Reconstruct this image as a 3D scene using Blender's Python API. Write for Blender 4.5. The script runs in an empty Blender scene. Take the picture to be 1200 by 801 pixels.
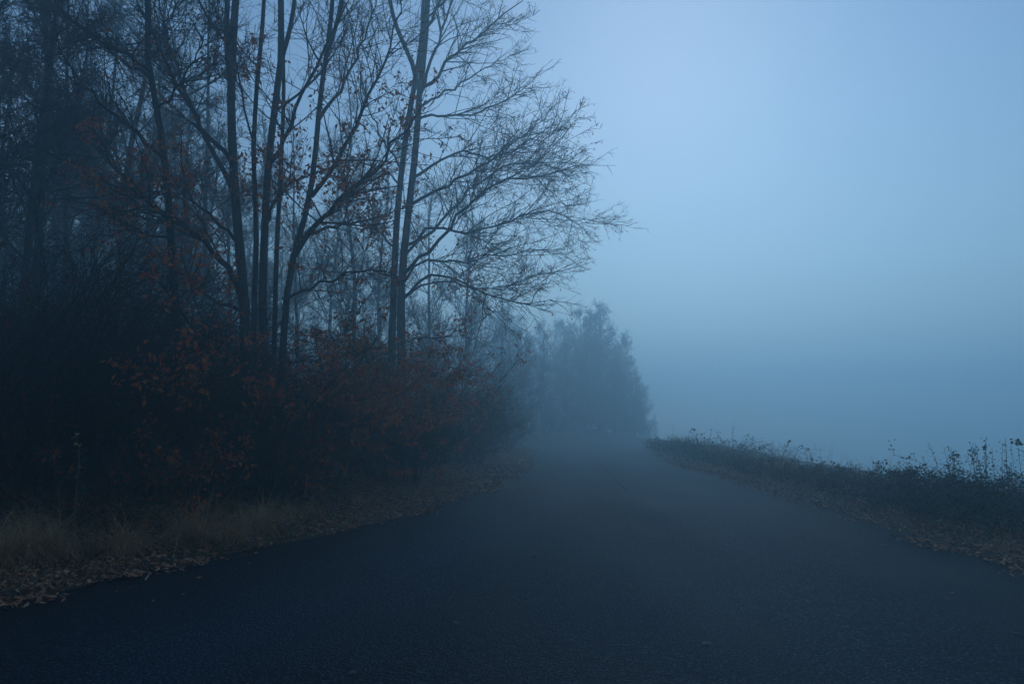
import bpy, math
import numpy as np
from mathutils import Vector

# ------------------------------------------------------------------ camera, sky, sun, exposure
sc = bpy.context.scene
rng = np.random.default_rng(7)
F = 933.3          # focal length in photo pixels (28 mm on a 36 mm sensor, 1200 px wide)
EYE = 1.45         # eye height above the road
PITCH = math.atan(94.5 / F)

cam_data = bpy.data.cameras.new('camera')
cam_data.lens = 28.0
cam_data.sensor_width = 36.0
cam_data.clip_start = 0.05
cam_data.clip_end = 2000.0
cam = bpy.data.objects.new('camera', cam_data)
sc.collection.objects.link(cam)
cam.location = (0, 0, EYE)
cam.rotation_euler = (math.pi / 2 + PITCH, 0, 0)
sc.camera = cam

SUN_EL, SUN_AZ = 26.0, 11.0      # behind the fog, ahead and a little to the right
world = bpy.data.worlds.new('World')
sc.world = world
world.use_nodes = True
wn = world.node_tree
wn.nodes.clear()
sky = wn.nodes.new('ShaderNodeTexSky')
sky.sky_type = 'NISHITA'
sky.sun_disc = False
sky.sun_elevation = math.radians(SUN_EL)
sky.sun_rotation = math.radians(SUN_AZ)
sky.air_density = 1.5
sky.dust_density = 0.22
sky.ozone_density = 6.0
bg = wn.nodes.new('ShaderNodeBackground')
bg.inputs['Strength'].default_value = 0.15
wo = wn.nodes.new('ShaderNodeOutputWorld')
wn.links.new(sky.outputs['Color'], bg.inputs['Color'])
wn.links.new(bg.outputs['Background'], wo.inputs['Surface'])

sun_data = bpy.data.lights.new('sun', 'SUN')
sun_data.energy = 0.7
sun_data.angle = math.radians(30)
sun_data.color = (0.42, 0.71, 1.0)
sun = bpy.data.objects.new('sun', sun_data)
sc.collection.objects.link(sun)
_e, _a = math.radians(SUN_EL), math.radians(SUN_AZ)
_to_sun = Vector((math.sin(_a) * math.cos(_e), math.cos(_a) * math.cos(_e), math.sin(_e)))
sun.rotation_euler = (-_to_sun).to_track_quat('-Z', 'Y').to_euler()
sun.location = (0, 0, 30)

sc.view_settings.view_transform = 'Standard'
sc.view_settings.look = 'None'
sc.view_settings.exposure = -0.68
sc.view_settings.gamma = 1.0
sc.view_settings.use_curve_mapping = False
sc.render.engine = 'CYCLES'
sc.cycles.max_bounces = 8
sc.cycles.diffuse_bounces = 2
sc.cycles.glossy_bounces = 2
sc.cycles.volume_bounces = 6
sc.cycles.use_denoising = True

HAZE_DENSITY = 0.0138
HAZE_G = 0.70

# ------------------------------------------------------------------ helpers
def W(px, py, d):
    """World point at depth d (metres ahead) seen at photo pixel (px, py)."""
    c, s = math.cos(PITCH), math.sin(PITCH)
    u, v = (px - 600.0) / F, (400.5 - py) / F
    fy, fz = c - v * s, s + v * c
    return np.array([u * d / fy, d, EYE + fz * d / fy])

def WX(px, d):
    return (px - 600.0) / F * d * 0.995

def nrm(v):
    return v / np.maximum(np.linalg.norm(v, axis=-1, keepdims=True), 1e-9)

def new_mesh(name, verts, faces_list, smooth=False):
    """faces_list: list of int arrays (n, k)."""
    me = bpy.data.meshes.new(name)
    verts = np.ascontiguousarray(verts, dtype=np.float32).reshape(-1, 3)
    me.vertices.add(len(verts))
    me.vertices.foreach_set('co', verts.ravel())
    loops = np.concatenate([f.ravel() for f in faces_list]).astype(np.int32)
    tot = np.concatenate([np.full(len(f), f.shape[1]) for f in faces_list]).astype(np.int32)
    start = np.concatenate([[0], np.cumsum(tot)[:-1]]).astype(np.int32)
    me.loops.add(len(loops))
    me.loops.foreach_set('vertex_index', loops)
    me.polygons.add(len(tot))
    me.polygons.foreach_set('loop_start', start)
    me.polygons.foreach_set('loop_total', tot)
    if smooth:
        me.polygons.foreach_set('use_smooth', np.ones(len(tot), dtype=bool))
    me.update(calc_edges=True)
    return me

def obj(name, me, mat=None, parent=None, kind=None, label=None, cat=None, group=None):
    o = bpy.data.objects.new(name, me)
    sc.collection.objects.link(o)
    if me is not None and mat is not None and not me.materials:
        me.materials.append(mat)
    if parent is not None:
        o.parent = parent
    tag(o, kind, label, cat, group)
    return o

def tag(o, kind=None, label=None, cat=None, group=None):
    if kind: o['kind'] = kind
    if label: o['label'] = label
    if cat: o['category'] = cat
    if group: o['group'] = group
    return o

def empty(name, loc, label, cat, group=None):
    o = obj(name, None, None, None, None, label, cat, group)
    o.location = loc
    o.empty_display_size = 0.2
    return o

def copy_tree(root, loc, rz, scale, label, group):
    r = root.copy()
    sc.collection.objects.link(r)
    r.location, r.rotation_euler, r.scale = loc, (0, 0, rz), (scale,) * 3
    r['label'] = label
    if group: r['group'] = group
    elif 'group' in r: del r['group']
    for ch in root.children:
        c = ch.copy()
        sc.collection.objects.link(c)
        c.parent = r
    return r

class Geo:
    """Collects tubes, leaves and ribbons, in the local space of an origin."""
    def __init__(self, origin=(0, 0, 0)):
        self.v, self.q, self.t, self.n = [], [], [], 0
        self.o = np.asarray(origin, float)

    def add(self, verts, quads=None, tris=None):
        verts = np.asarray(verts, float).reshape(-1, 3)
        if quads is not None and len(quads): self.q.append(np.asarray(quads) + self.n)
        if tris is not None and len(tris): self.t.append(np.asarray(tris) + self.n)
        self.v.append(verts - self.o)
        self.n += len(verts)

    def tubes(self, P, R, sides):
        N, K, _ = P.shape
        if N == 0: return
        T = np.empty_like(P)
        T[:, 1:-1] = P[:, 2:] - P[:, :-2]
        T[:, 0] = P[:, 1] - P[:, 0]
        T[:, -1] = P[:, -1] - P[:, -2]
        T = nrm(T)
        mean = nrm(P[:, -1] - P[:, 0])
        ref = np.where(np.abs(mean[:, 2:3]) < 0.8, np.array([[0, 0, 1.0]]), np.array([[1.0, 0.17, 0]]))
        U = nrm(np.cross(T, ref[:, None, :]))
        V = np.cross(T, U)
        a = np.arange(sides) * 2 * math.pi / sides
        ring = (np.cos(a)[None, None, :, None] * U[:, :, None, :] + np.sin(a)[None, None, :, None] * V[:, :, None, :])
        verts = P[:, :, None, :] + ring * R[:, :, None, None]
        idx = np.arange(N * K * sides).reshape(N, K, sides)
        A, B = idx[:, :-1], idx[:, 1:]
        q = np.stack([A, np.roll(A, -1, 2), np.roll(B, -1, 2), B], -1).reshape(-1, 4)
        self.add(verts, q)

    def leaves(self, C, size, rng, droop=0.3, long=2.0):
        """Folded pointed leaves at points C."""
        N = len(C)
        if N == 0: return
        s = size * rng.uniform(0.6, 1.25, N)[:, None]
        d = nrm(rng.normal(size=(N, 3)) * np.array([1, 1, 0.6]) - np.array([0, 0, droop]))
        n = nrm(np.cross(d, rng.normal(size=(N, 3))))
        u = np.cross(d, n)
        w = s / long
        fold = rng.uniform(0.1, 0.55, N)[:, None]
        base = C
        mid = C + d * s * 0.5
        L = mid + u * w * 0.5 + n * w * fold
        Rr = mid - u * w * 0.5 + n * w * fold
        tip = C + d * s + n * s * rng.uniform(-0.25, 0.25, N)[:, None]
        verts = np.stack([base, L, tip, Rr], 1)
        i = np.arange(N)[:, None] * 4
        tris = np.concatenate([np.concatenate([i, i + 1, i + 2], 1), np.concatenate([i, i + 2, i + 3], 1)])
        self.add(verts, None, tris)

    def blades(self, C, length, width, rng, lean=0.5, arch=0.6, wind=(0, 0)):
        """Arching grass ribbons rooted at C."""
        N = len(C)
        if N == 0: return
        L = length * rng.uniform(0.45, 1.2, N)[:, None]
        a = rng.uniform(0, 2 * math.pi, N)
        h = np.stack([np.cos(a) + wind[0], np.sin(a) + wind[1], np.zeros(N)], 1)
        h = nrm(h)
        side = np.stack([-h[:, 1], h[:, 0], np.zeros(N)], 1)
        ln = lean * rng.uniform(0.2, 1.3, N)[:, None]
        ar = arch * rng.uniform(0.2, 1.4, N)[:, None]
        pts = []
        p = C.copy()
        d = nrm(np.array([0, 0, 1.0]) + h * ln)
        K = 5
        for k in range(K):
            pts.append(p.copy())
            p = p + d * L / (K - 1)
            d = nrm(d + h * ar * 0.45 - np.array([0, 0, 1.0]) * ar * 0.38 + rng.normal(size=(N, 3)) * 0.06)
        P = np.stack(pts, 1)
        wd = width * np.array([1.0, 0.9, 0.7, 0.45, 0.08])[None, :, None]
        verts = np.stack([P - side[:, None] * wd / 2, P + side[:, None] * wd / 2], 2)
        idx = np.arange(N * K * 2).reshape(N, K, 2)
        q = np.stack([idx[:, :-1, 0], idx[:, :-1, 1], idx[:, 1:, 1], idx[:, 1:, 0]], -1).reshape(-1, 4)
        self.add(verts, q)

    def build(self, name, mat, parent=None, smooth=True, **kw):
        v = np.concatenate(self.v)
        fl = []
        if self.q: fl.append(np.concatenate(self.q))
        if self.t: fl.append(np.concatenate(self.t))
        return obj(name, new_mesh(name, v, fl, smooth), mat, parent, **kw)

def spline(pts, K):
    """Catmull-Rom through pts, K samples evenly by length."""
    p = np.asarray(pts, float)
    p = np.vstack([2 * p[0] - p[1], p, 2 * p[-1] - p[-2]])
    out = []
    for i in range(1, len(p) - 2):
        t = np.linspace(0, 1, 12, endpoint=False)[:, None]
        a, b, c, d = p[i - 1], p[i], p[i + 1], p[i + 2]
        out.append(0.5 * (2 * b + (c - a) * t + (2 * a - 5 * b + 4 * c - d) * t ** 2 + (3 * b - a - 3 * c + d) * t ** 3))
    out.append(p[-2][None])
    q = np.vstack(out)
    s = np.concatenate([[0], np.cumsum(np.linalg.norm(np.diff(q, axis=0), axis=1))])
    u = np.linspace(0, s[-1], K)
    return np.stack([np.interp(u, s, q[:, k]) for k in range(q.shape[1])], 1)

def walk(S, D, L, K, wob, up, rng, bias=None):
    N = len(S)
    P = np.empty((N, K, 3))
    P[:, 0] = S
    d = D.copy()
    st = (L / (K - 1))[:, None]
    for k in range(1, K):
        d = d + rng.normal(size=(N, 3)) * wob + np.array([0, 0, up])
        if bias is not None: d = d + bias
        d = nrm(d)
        P[:, k] = P[:, k - 1] + d * st
    return P

def spawn(P, R, n, rng, t0=0.25, t1=0.98, ang=(55, 14), lr=0.55, lmin=0.2, rr=0.6, rmin=0.003, flat=0.0, power=1.0, up=0.0, lmax=9e9):
    """n side shoots off the polylines P with radii R -> start, dir, length, radius."""
    N, K, _ = P.shape
    seg = np.linalg.norm(np.diff(P, axis=1), axis=2).sum(1)
    pr = seg / seg.sum()
    i = rng.choice(N, n, p=pr)
    t = t0 + (t1 - t0) * rng.uniform(0, 1, n) ** power
    f = t * (K - 1)
    k = np.minimum(f.astype(int), K - 2)
    w = (f - k)[:, None]
    S = P[i, k] * (1 - w) + P[i, k + 1] * w
    T = nrm(P[i, k + 1] - P[i, k])
    r0 = R[i, k] * (1 - w[:, 0]) + R[i, k + 1] * w[:, 0]
    a = np.radians(rng.normal(ang[0], ang[1], n))
    q = rng.normal(size=(n, 3))
    q[:, 2] *= (1 - flat)
    q[:, 2] += up
    q = nrm(q - T * (q * T).sum(1, keepdims=True))
    D = nrm(T * np.cos(a)[:, None] + q * np.sin(a)[:, None])
    L = np.clip(seg[i] * lr * (1.05 - 0.75 * t) * rng.uniform(0.55, 1.3, n), lmin, lmax)
    r = np.maximum(r0 * rr * rng.uniform(0.6, 1.0, n), rmin)
    return S, D, L, r

def taper(r, K, tip=0.25, p=1.0):
    t = np.linspace(0, 1, K)[None, :]
    return r[:, None] * (1 - (1 - tip) * t ** p)

# ------------------------------------------------------------------ materials
def mat_new(name):
    m = bpy.data.materials.new(name)
    m.use_nodes = True
    nt = m.node_tree
    return m, nt, nt.nodes['Principled BSDF']

def ramp(nt, stops, fac):
    r = nt.nodes.new('ShaderNodeValToRGB')
    while len(r.color_ramp.elements) < len(stops):
        r.color_ramp.elements.new(0.5)
    for e, (p, c) in zip(r.color_ramp.elements, stops):
        e.position, e.color = p, (*c, 1)
    nt.links.new(fac, r.inputs['Fac'])
    return r.outputs['Color']

def noise(nt, scale, detail=4, rough=0.55, vec=None):
    n = nt.nodes.new('ShaderNodeTexNoise')
    n.inputs['Scale'].default_value = scale
    n.inputs['Detail'].default_value = detail
    n.inputs['Roughness'].default_value = rough
    if vec is not None: nt.links.new(vec, n.inputs['Vector'])
    return n.outputs['Fac']

def coords(nt, kind='Object'):
    return nt.nodes.new('ShaderNodeTexCoord').outputs[kind]

def bump(nt, h, strength, dist, bsdf):
    b = nt.nodes.new('ShaderNodeBump')
    b.inputs['Strength'].default_value = strength
    b.inputs['Distance'].default_value = dist
    nt.links.new(h, b.inputs['Height'])
    nt.links.new(b.outputs['Normal'], bsdf.inputs['Normal'])
    return b

def mixc(nt, fac, a, b, mode='MIX'):
    m = nt.nodes.new('ShaderNodeMix')
    m.data_type, m.blend_type = 'RGBA', mode
    for sock, v in ((m.inputs[0], fac), (m.inputs[6], a), (m.inputs[7], b)):
        if isinstance(v, (int, float)): sock.default_value = v
        elif isinstance(v, tuple): sock.default_value = (*v, 1)
        else: nt.links.new(v, sock)
    return m.outputs[2]

def mathn(nt, op, a, b=0.0):
    m = nt.nodes.new('ShaderNodeMath')
    m.operation = op
    for s, v in zip(m.inputs, (a, b)):
        if isinstance(v, (int, float)): s.default_value = v
        else: nt.links.new(v, s)
    return m.outputs[0]

def bark_material(name, c0, c1):
    m, nt, b = mat_new(name)
    co = coords(nt)
    mp = nt.nodes.new('ShaderNodeMapping')
    mp.inputs['Scale'].default_value = (1, 1, 0.35)
    nt.links.new(co, mp.inputs['Vector'])
    n1 = noise(nt, 9, 6, 0.6, mp.outputs['Vector'])
    moss = ramp(nt, [(0.5, (0, 0, 0)), (0.66, (0.7, 0.7, 0.7))], noise(nt, 1.7, 4, 0.6, co))
    nt.links.new(mixc(nt, moss, ramp(nt, [(0.3, c0), (0.7, c1)], n1), tuple(a * k for a, k in zip(c1, (0.75, 1.0, 0.6)))), b.inputs['Base Color'])
    b.inputs['Roughness'].default_value = 0.85
    bump(nt, n1, 0.5, 0.02, b)
    return m

def leaf_material(name, cols, rough=0.6, trans=0.0):
    m, nt, b = mat_new(name)
    g = nt.nodes.new('ShaderNodeNewGeometry')
    st = [(i / max(1, len(cols) - 1), c) for i, c in enumerate(cols)]
    nt.links.new(ramp(nt, st, g.outputs['Random Per Island']), b.inputs['Base Color'])
    b.inputs['Roughness'].default_value = rough
    b.inputs['Specular IOR Level'].default_value = 0.3
    if trans:
        col = b.inputs['Base Color'].links[0].from_socket
        tr = nt.nodes.new('ShaderNodeBsdfTranslucent')
        nt.links.new(col, tr.inputs['Color'])
        mx = nt.nodes.new('ShaderNodeMixShader')
        mx.inputs['Fac'].default_value = trans
        nt.links.new(b.outputs['BSDF'], mx.inputs[1])
        nt.links.new(tr.outputs['BSDF'], mx.inputs[2])
        nt.links.new(mx.outputs['Shader'], nt.nodes['Material Output'].inputs['Surface'])
    return m

BARK = bark_material('bark_grey', (0.030, 0.030, 0.028), (0.075, 0.072, 0.062))
BARK_DARK = bark_material('bark_dark', (0.022, 0.020, 0.018), (0.05, 0.044, 0.038))
CANE = bark_material('cane', (0.035, 0.028, 0.02), (0.09, 0.07, 0.045))
PALE_STALK = bark_material('stalk_pale', (0.16, 0.13, 0.085), (0.32, 0.27, 0.19))
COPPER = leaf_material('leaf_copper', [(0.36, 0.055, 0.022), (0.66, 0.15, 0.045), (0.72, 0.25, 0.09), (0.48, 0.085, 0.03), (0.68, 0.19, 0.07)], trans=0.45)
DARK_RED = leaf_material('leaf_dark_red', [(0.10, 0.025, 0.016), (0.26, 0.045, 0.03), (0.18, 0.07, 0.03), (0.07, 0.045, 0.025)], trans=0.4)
OLIVE = leaf_material('leaf_olive', [(0.04, 0.05, 0.014), (0.09, 0.10, 0.025), (0.17, 0.11, 0.03), (0.06, 0.075, 0.02)], trans=0.4)
GREEN = leaf_material('leaf_green', [(0.03, 0.055, 0.018), (0.06, 0.10, 0.03), (0.045, 0.075, 0.02), (0.10, 0.13, 0.035)], trans=0.4)
YELLOW_GREEN = leaf_material('leaf_yellow_green', [(0.14, 0.17, 0.03), (0.24, 0.25, 0.05), (0.1, 0.14, 0.03)])
BRAMBLE = leaf_material('leaf_bramble', [(0.015, 0.022, 0.010), (0.035, 0.042, 0.02), (0.022, 0.028, 0.014), (0.09, 0.045, 0.028), (0.05, 0.04, 0.024)])
LITTER = leaf_material('leaf_litter', [(0.18, 0.055, 0.026), (0.48, 0.17, 0.07), (0.32, 0.10, 0.045), (0.62, 0.34, 0.19), (0.25, 0.11, 0.06), (0.55, 0.21, 0.08), (0.2, 0.07, 0.035)])
DRY_GRASS = leaf_material('grass_dry', [(0.58, 0.33, 0.15), (0.75, 0.50, 0.27), (0.46, 0.26, 0.11), (0.68, 0.42, 0.21), (0.38, 0.24, 0.09)], trans=0.35)
SHORT_GRASS = leaf_material('grass_short', [(0.46, 0.25, 0.10), (0.30, 0.20, 0.07), (0.60, 0.36, 0.17), (0.48, 0.22, 0.09)], trans=0.35)
PALE_LEAF = leaf_material('leaf_pale', [(0.5, 0.46, 0.4), (0.4, 0.34, 0.26)])

def ground_material():
    m, nt, b = mat_new('forest_soil')
    co = coords(nt)
    n1 = noise(nt, 0.6, 5, 0.6, co)
    n2 = noise(nt, 22, 5, 0.7, co)
    c1 = ramp(nt, [(0.3, (0.035, 0.022, 0.013)), (0.55, (0.10, 0.055, 0.028)), (0.75, (0.2, 0.11, 0.055))], n2)
    c2 = ramp(nt, [(0.35, (0.05, 0.045, 0.02)), (0.7, (0.03, 0.02, 0.012))], n1)
    nt.links.new(mixc(nt, 0.4, c1, c2), b.inputs['Base Color'])
    b.inputs['Roughness'].default_value = 0.95
    bump(nt, n2, 0.8, 0.03, b)
    return m

def asphalt_material():
    m, nt, b = mat_new('asphalt')
    co = coords(nt)
    v = nt.nodes.new('ShaderNodeTexVoronoi')
    v.inputs['Scale'].default_value = 62
    nt.links.new(co, v.inputs['Vector'])
    stone = noise(nt, 52, 3, 0.75, co)
    mid = noise(nt, 14, 5, 0.65, co)
    # long streaks of wear along the driving direction
    mp = nt.nodes.new('ShaderNodeMapping')
    mp.inputs['Scale'].default_value = (0.9, 0.07, 1)
    mp.inputs['Rotation'].default_value = (0, 0, math.radians(8))
    nt.links.new(co, mp.inputs['Vector'])
    streak = noise(nt, 1.3, 4, 0.5, mp.outputs['Vector'])
    big = noise(nt, 0.45, 4, 0.55, co)
    grain = ramp(nt, [(0.38, (0.0008, 0.0025, 0.005)), (0.5, (0.004, 0.011, 0.020)), (0.58, (0.016, 0.034, 0.054)), (0.66, (0.14, 0.18, 0.22))], stone)
    wear = ramp(nt, [(0.38, (0.72, 0.72, 0.72)), (0.62, (1.25, 1.25, 1.25))], mixc(nt, 0.5, streak, big))
    c = mixc(nt, 1.0, grain, wear, 'MULTIPLY')
    # wheel tracks polished paler, the crown and the gutters darker and dirtier
    at = nt.nodes.new('ShaderNodeAttribute')
    at.attribute_name = 'across'
    wob = mathn(nt, 'ADD', at.outputs['Fac'], mathn(nt, 'MULTIPLY', mathn(nt, 'SUBTRACT', big, 0.5), 0.16))
    tracks = ramp(nt, [(0.04, (0.45, 0.45, 0.45)), (0.2, (0.75, 0.75, 0.75)), (0.3, (1.3, 1.3, 1.3)), (0.42, (0.75, 0.75, 0.75)), (0.58, (1.0, 1.0, 1.0)), (0.7, (1.35, 1.35, 1.35)), (0.82, (0.8, 0.8, 0.8)), (0.97, (0.45, 0.45, 0.45))], wob)
    c = mixc(nt, 1.0, c, tracks, 'MULTIPLY')
    # hairline cracks in a few places
    vc = nt.nodes.new('ShaderNodeTexVoronoi')
    vc.feature = 'DISTANCE_TO_EDGE'
    vc.inputs['Scale'].default_value = 0.9
    dv = nt.nodes.new('ShaderNodeVectorMath')
    dv.operation = 'ADD'
    nw = nt.nodes.new('ShaderNodeTexNoise')
    nw.inputs['Scale'].default_value = 3.0
    nt.links.new(co, nw.inputs['Vector'])
    nt.links.new(co, dv.inputs[0])
    nt.links.new(nw.outputs['Color'], dv.inputs[1])
    nt.links.new(dv.outputs[0], vc.inputs['Vector'])
    line = mathn(nt, 'LESS_THAN', vc.outputs['Distance'], 0.009)
    mask = mathn(nt, 'GREATER_THAN', noise(nt, 0.33, 2, 0.5, co), 0.56)
    crack = mathn(nt, 'MULTIPLY', line, mask)
    c = mixc(nt, mathn(nt, 'MULTIPLY', crack, 0.8), c, (0.002, 0.002, 0.003))
    nt.links.new(c, b.inputs['Base Color'])
    rg = ramp(nt, [(0.35, (0.6, 0.6, 0.6)), (0.7, (0.74, 0.74, 0.74))], mixc(nt, 0.5, big, streak))
    nt.links.new(rg, b.inputs['Roughness'])
    h = mathn(nt, 'ADD', mathn(nt, 'MULTIPLY', v.outputs['Distance'], -0.9), mathn(nt, 'MULTIPLY', stone, 0.8))
    h = mathn(nt, 'ADD', h, mathn(nt, 'MULTIPLY', mid, 0.8))
    b.inputs['Specular IOR Level'].default_value = 0.13
    bump(nt, h, 1.0, 0.02, b)
    return m

def plain(name, col, rough=0.7):
    m, nt, b = mat_new(name)
    n = noise(nt, 30, 4, 0.6, coords(nt))
    nt.links.new(ramp(nt, [(0.3, tuple(c * 0.75 for c in col)), (0.7, col)], n), b.inputs['Base Color'])
    b.inputs['Roughness'].default_value = rough
    return m

# ------------------------------------------------------------------ road and ground
LEFT = np.array([(-9.0, -14), (-6.6, -4), (-5.4, 2), (-4.7, 4.6), (-4.1, 6.4), (-3.69, 7.64), (-3.0, 9.33), (-2.3, 10.8), (-1.45, 13.5),
                 (-0.7, 16.5), (-0.1, 20.8), (0.35, 27), (0.83, 36), (2.0, 46), (5, 56), (11, 64), (22, 70), (60, 78), (220, 96)], float)
RIGHT = np.array([(4.0, -14), (4.5, -2), (4.7, 3), (4.86, 5.5), (4.95, 7.7), (5.05, 9.9), (5.35, 12.9), (5.5, 17.3), (5.7, 24.6), (5.95, 31.5),
                  (6.7, 38.6), (9.0, 46), (14, 53), (25, 60), (62, 69), (220, 86)], float)
LE, RE = spline(LEFT, 260), spline(RIGHT, 260)

def dist_poly(Q, E):
    A, B = E[:-1], E[1:]
    d = B - A
    best = np.full(len(Q), 1e9)
    for i in range(len(A)):
        w = Q - A[i]
        t = np.clip((w @ d[i]) / (d[i] @ d[i]), 0, 1)
        e = w - t[:, None] * d[i]
        best = np.minimum(best, (e * e).sum(1))
    return np.sqrt(best)

_poly = np.vstack([LE, RE[::-1]])
def inside(Q):
    c = np.zeros(len(Q), bool)
    x, y = Q[:, 0], Q[:, 1]
    n = len(_poly)
    for i in range(n):
        a, b = _poly[i], _poly[i - 1]
        if a[1] == b[1]: continue
        hit = ((a[1] > y) != (b[1] > y)) & (x < (b[0] - a[0]) * (y - a[1]) / (b[1] - a[1]) + a[0])
        c ^= hit
    return c

def vnoise(x, y, s, seed=0):
    """Smooth lattice noise in -1..1."""
    x, y = np.asarray(x) / s, np.asarray(y) / s
    xi, yi = np.floor(x).astype(int), np.floor(y).astype(int)
    xf, yf = x - xi, y - yi
    xf, yf = xf * xf * (3 - 2 * xf), yf * yf * (3 - 2 * yf)
    def h(a, b):
        v = np.sin(a * 127.1 + b * 311.7 + seed * 74.7) * 43758.5453
        return (v - np.floor(v)) * 2 - 1
    return (h(xi, yi) * (1 - xf) + h(xi + 1, yi) * xf) * (1 - yf) + (h(xi, yi + 1) * (1 - xf) + h(xi + 1, yi + 1) * xf) * yf

def sstep(a, b, x):
    t = np.clip((x - a) / (b - a), 0, 1)
    return t * t * (3 - 2 * t)

def valley(X, Y):
    """Beyond the bend everything runs down into the valley."""
    return np.maximum(-0.16 * np.maximum(np.asarray(X) - 13.0, 0) * sstep(36, 58, np.asarray(Y)), -34.0)

def ground_z(X, Y, detail=True):
    Q = np.stack([np.ravel(X), np.ravel(Y)], 1).astype(float)
    dl, dr = dist_poly(Q, LE), dist_poly(Q, RE)
    ins = inside(Q)
    left = dl < dr
    s = np.where(left, dl, dr)
    s = np.where(ins, -s, s)
    n = vnoise(Q[:, 0], Q[:, 1], 0.45, 1) * 0.5 + vnoise(Q[:, 0], Q[:, 1], 0.17, 2) * 0.25
    e = s + n * 0.16 + vnoise(Q[:, 0], Q[:, 1], 1.3, 7) * 0.10
    lip = -0.07 + 0.105 * sstep(-0.22, 0.28, e)
    zl = 0.30 * sstep(0.2, 3.2, s) + 0.075 * np.maximum(s - 2.5, 0)
    zl = np.where(zl > 3.0, 3.0 + (zl - 3.0) * 0.3, zl)
    zl = zl * (1 - sstep(3, 14, Q[:, 0]))
    zr = 0.07 * sstep(0.1, 1.0, s) - 0.36 * np.maximum(s - 1.25, 0) 
    zr = np.maximum(zr, -36.0 + 0.01 * zr)
    z = lip + np.where(ins, 0.0, np.where(left, zl, zr))
    amp = np.where(ins, 0.0, sstep(0.1, 2.0, s))
    z = z + amp * (vnoise(Q[:, 0], Q[:, 1], 1.6, 3) * 0.06 + n * 0.05)
    return z + valley(Q[:, 0], Q[:, 1]), s, left

def axis(lo, hi, step, far, grow=1.22):
    a = list(np.arange(lo, hi + 1e-6, step))
    s = step
    while a[-1] < far:
        s *= grow
        a.append(a[-1] + s)
    s = step
    b = []
    x = lo
    while x > -far:
        s *= grow
        x -= s
        b.append(x)
    return np.array(b[::-1] + a)

xs, ys = axis(-11, 11, 0.13, 260), axis(1.5, 34, 0.16, 260)
GX, GY = np.meshgrid(xs, ys)
gz, _, _ = ground_z(GX, GY)
nx, ny = len(xs), len(ys)
gi = np.arange(nx * ny).reshape(ny, nx)
gq = np.stack([gi[:-1, :-1], gi[:-1, 1:], gi[1:, 1:], gi[1:, :-1]], -1).reshape(-1, 4)
obj('ground', new_mesh('ground', np.stack([GX.ravel(), GY.ravel(), gz], 1), [gq], True), ground_material(), kind='structure',
    label='dark leaf-strewn earth bank and verge either side of the road')

# the road: a gently cambered strip, its edges tucked under the verge
def edge_pair(n=340):
    # arc-length matched pairs, denser close to the camera
    u = np.linspace(0, 1, n) ** 2.2
    a = np.concatenate([[0], np.cumsum(np.linalg.norm(np.diff(LE, axis=0), axis=1))]); a /= a[-1]
    b = np.concatenate([[0], np.cumsum(np.linalg.norm(np.diff(RE, axis=0), axis=1))]); b /= b[-1]
    l = np.stack([np.interp(u, a, LE[:, k]) for k in (0, 1)], 1)
    r = np.stack([np.interp(u, b, RE[:, k]) for k in (0, 1)], 1)
    return l, r
EL, ER = edge_pair()
acr = nrm(ER - EL)
EL2, ER2 = EL - acr * 0.35, ER + acr * 0.35
ncr = 30
t = np.linspace(0, 1, ncr)[None, :, None]
RP = EL2[:, None] * (1 - t) + ER2[:, None] * t
rz = 0.035 * (1 - (2 * t[0, :, 0] - 1) ** 2)[None, :] * np.ones((len(EL), 1)) - 0.012
rz = rz + 0.008 * vnoise(RP[..., 0], RP[..., 1], 2.3, 5) + 0.004 * vnoise(RP[..., 0], RP[..., 1], 0.8, 6)
rz = rz + valley(RP[..., 0], RP[..., 1])
ri = np.arange(RP.shape[0] * ncr).reshape(-1, ncr)
rq = np.stack([ri[:-1, :-1], ri[:-1, 1:], ri[1:, 1:], ri[1:, :-1]], -1).reshape(-1, 4)
ASPHALT = asphalt_material()
road_mesh = new_mesh('road', np.concatenate([RP, rz[..., None]], -1), [rq], True)
_at = road_mesh.attributes.new('across', 'FLOAT', 'POINT')
_at.data.foreach_set('value', np.tile(np.linspace(0, 1, ncr), len(EL)).astype(np.float32))
road = obj('road', road_mesh, ASPHALT, kind='structure',
           label='narrow unmarked asphalt road curving away into the fog')

def road_z(x, y):
    """Height of the road surface (nearest road vertex, good to a few mm)."""
    d = (RP[..., 0] - x) ** 2 + (RP[..., 1] - y) ** 2
    i = np.unravel_index(np.argmin(d), d.shape)
    return rz[i]

# joint between the two paving lanes
jt = spline([(2.45, 17.0), (2.55, 19.5), (2.72, 22), (2.9, 25), (3.15, 30), (3.5, 37), (4.6, 46), (7.2, 53)], 90)
jz = np.array([road_z(*p) for p in jt]) + 0.006
jw = (0.016 + 0.008 * vnoise(jt[:, 1], jt[:, 0], 0.6, 8)) * np.clip(np.minimum(np.linspace(0, 4, 90), np.linspace(12, 0, 90)), .08, 1)
jv = np.concatenate([np.c_[jt[:, 0] - jw, jt[:, 1], jz - 0.004], np.c_[jt[:, 0], jt[:, 1], jz + 0.004], np.c_[jt[:, 0] + jw, jt[:, 1], jz - 0.004]])
ji = np.arange(90)
jq = np.concatenate([np.stack([ji[:-1] + k * 90, ji[:-1] + k * 90 + 90, ji[1:] + k * 90 + 90, ji[1:] + k * 90], 1) for k in (0, 1)])
BITUMEN = plain('bitumen', (0.008, 0.009, 0.011), 0.9)
BITUMEN.node_tree.nodes['Principled BSDF'].inputs['Specular IOR Level'].default_value = 0.05
obj('paving_seam', new_mesh('paving_seam', jv, [jq], True), BITUMEN, parent=road)

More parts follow.
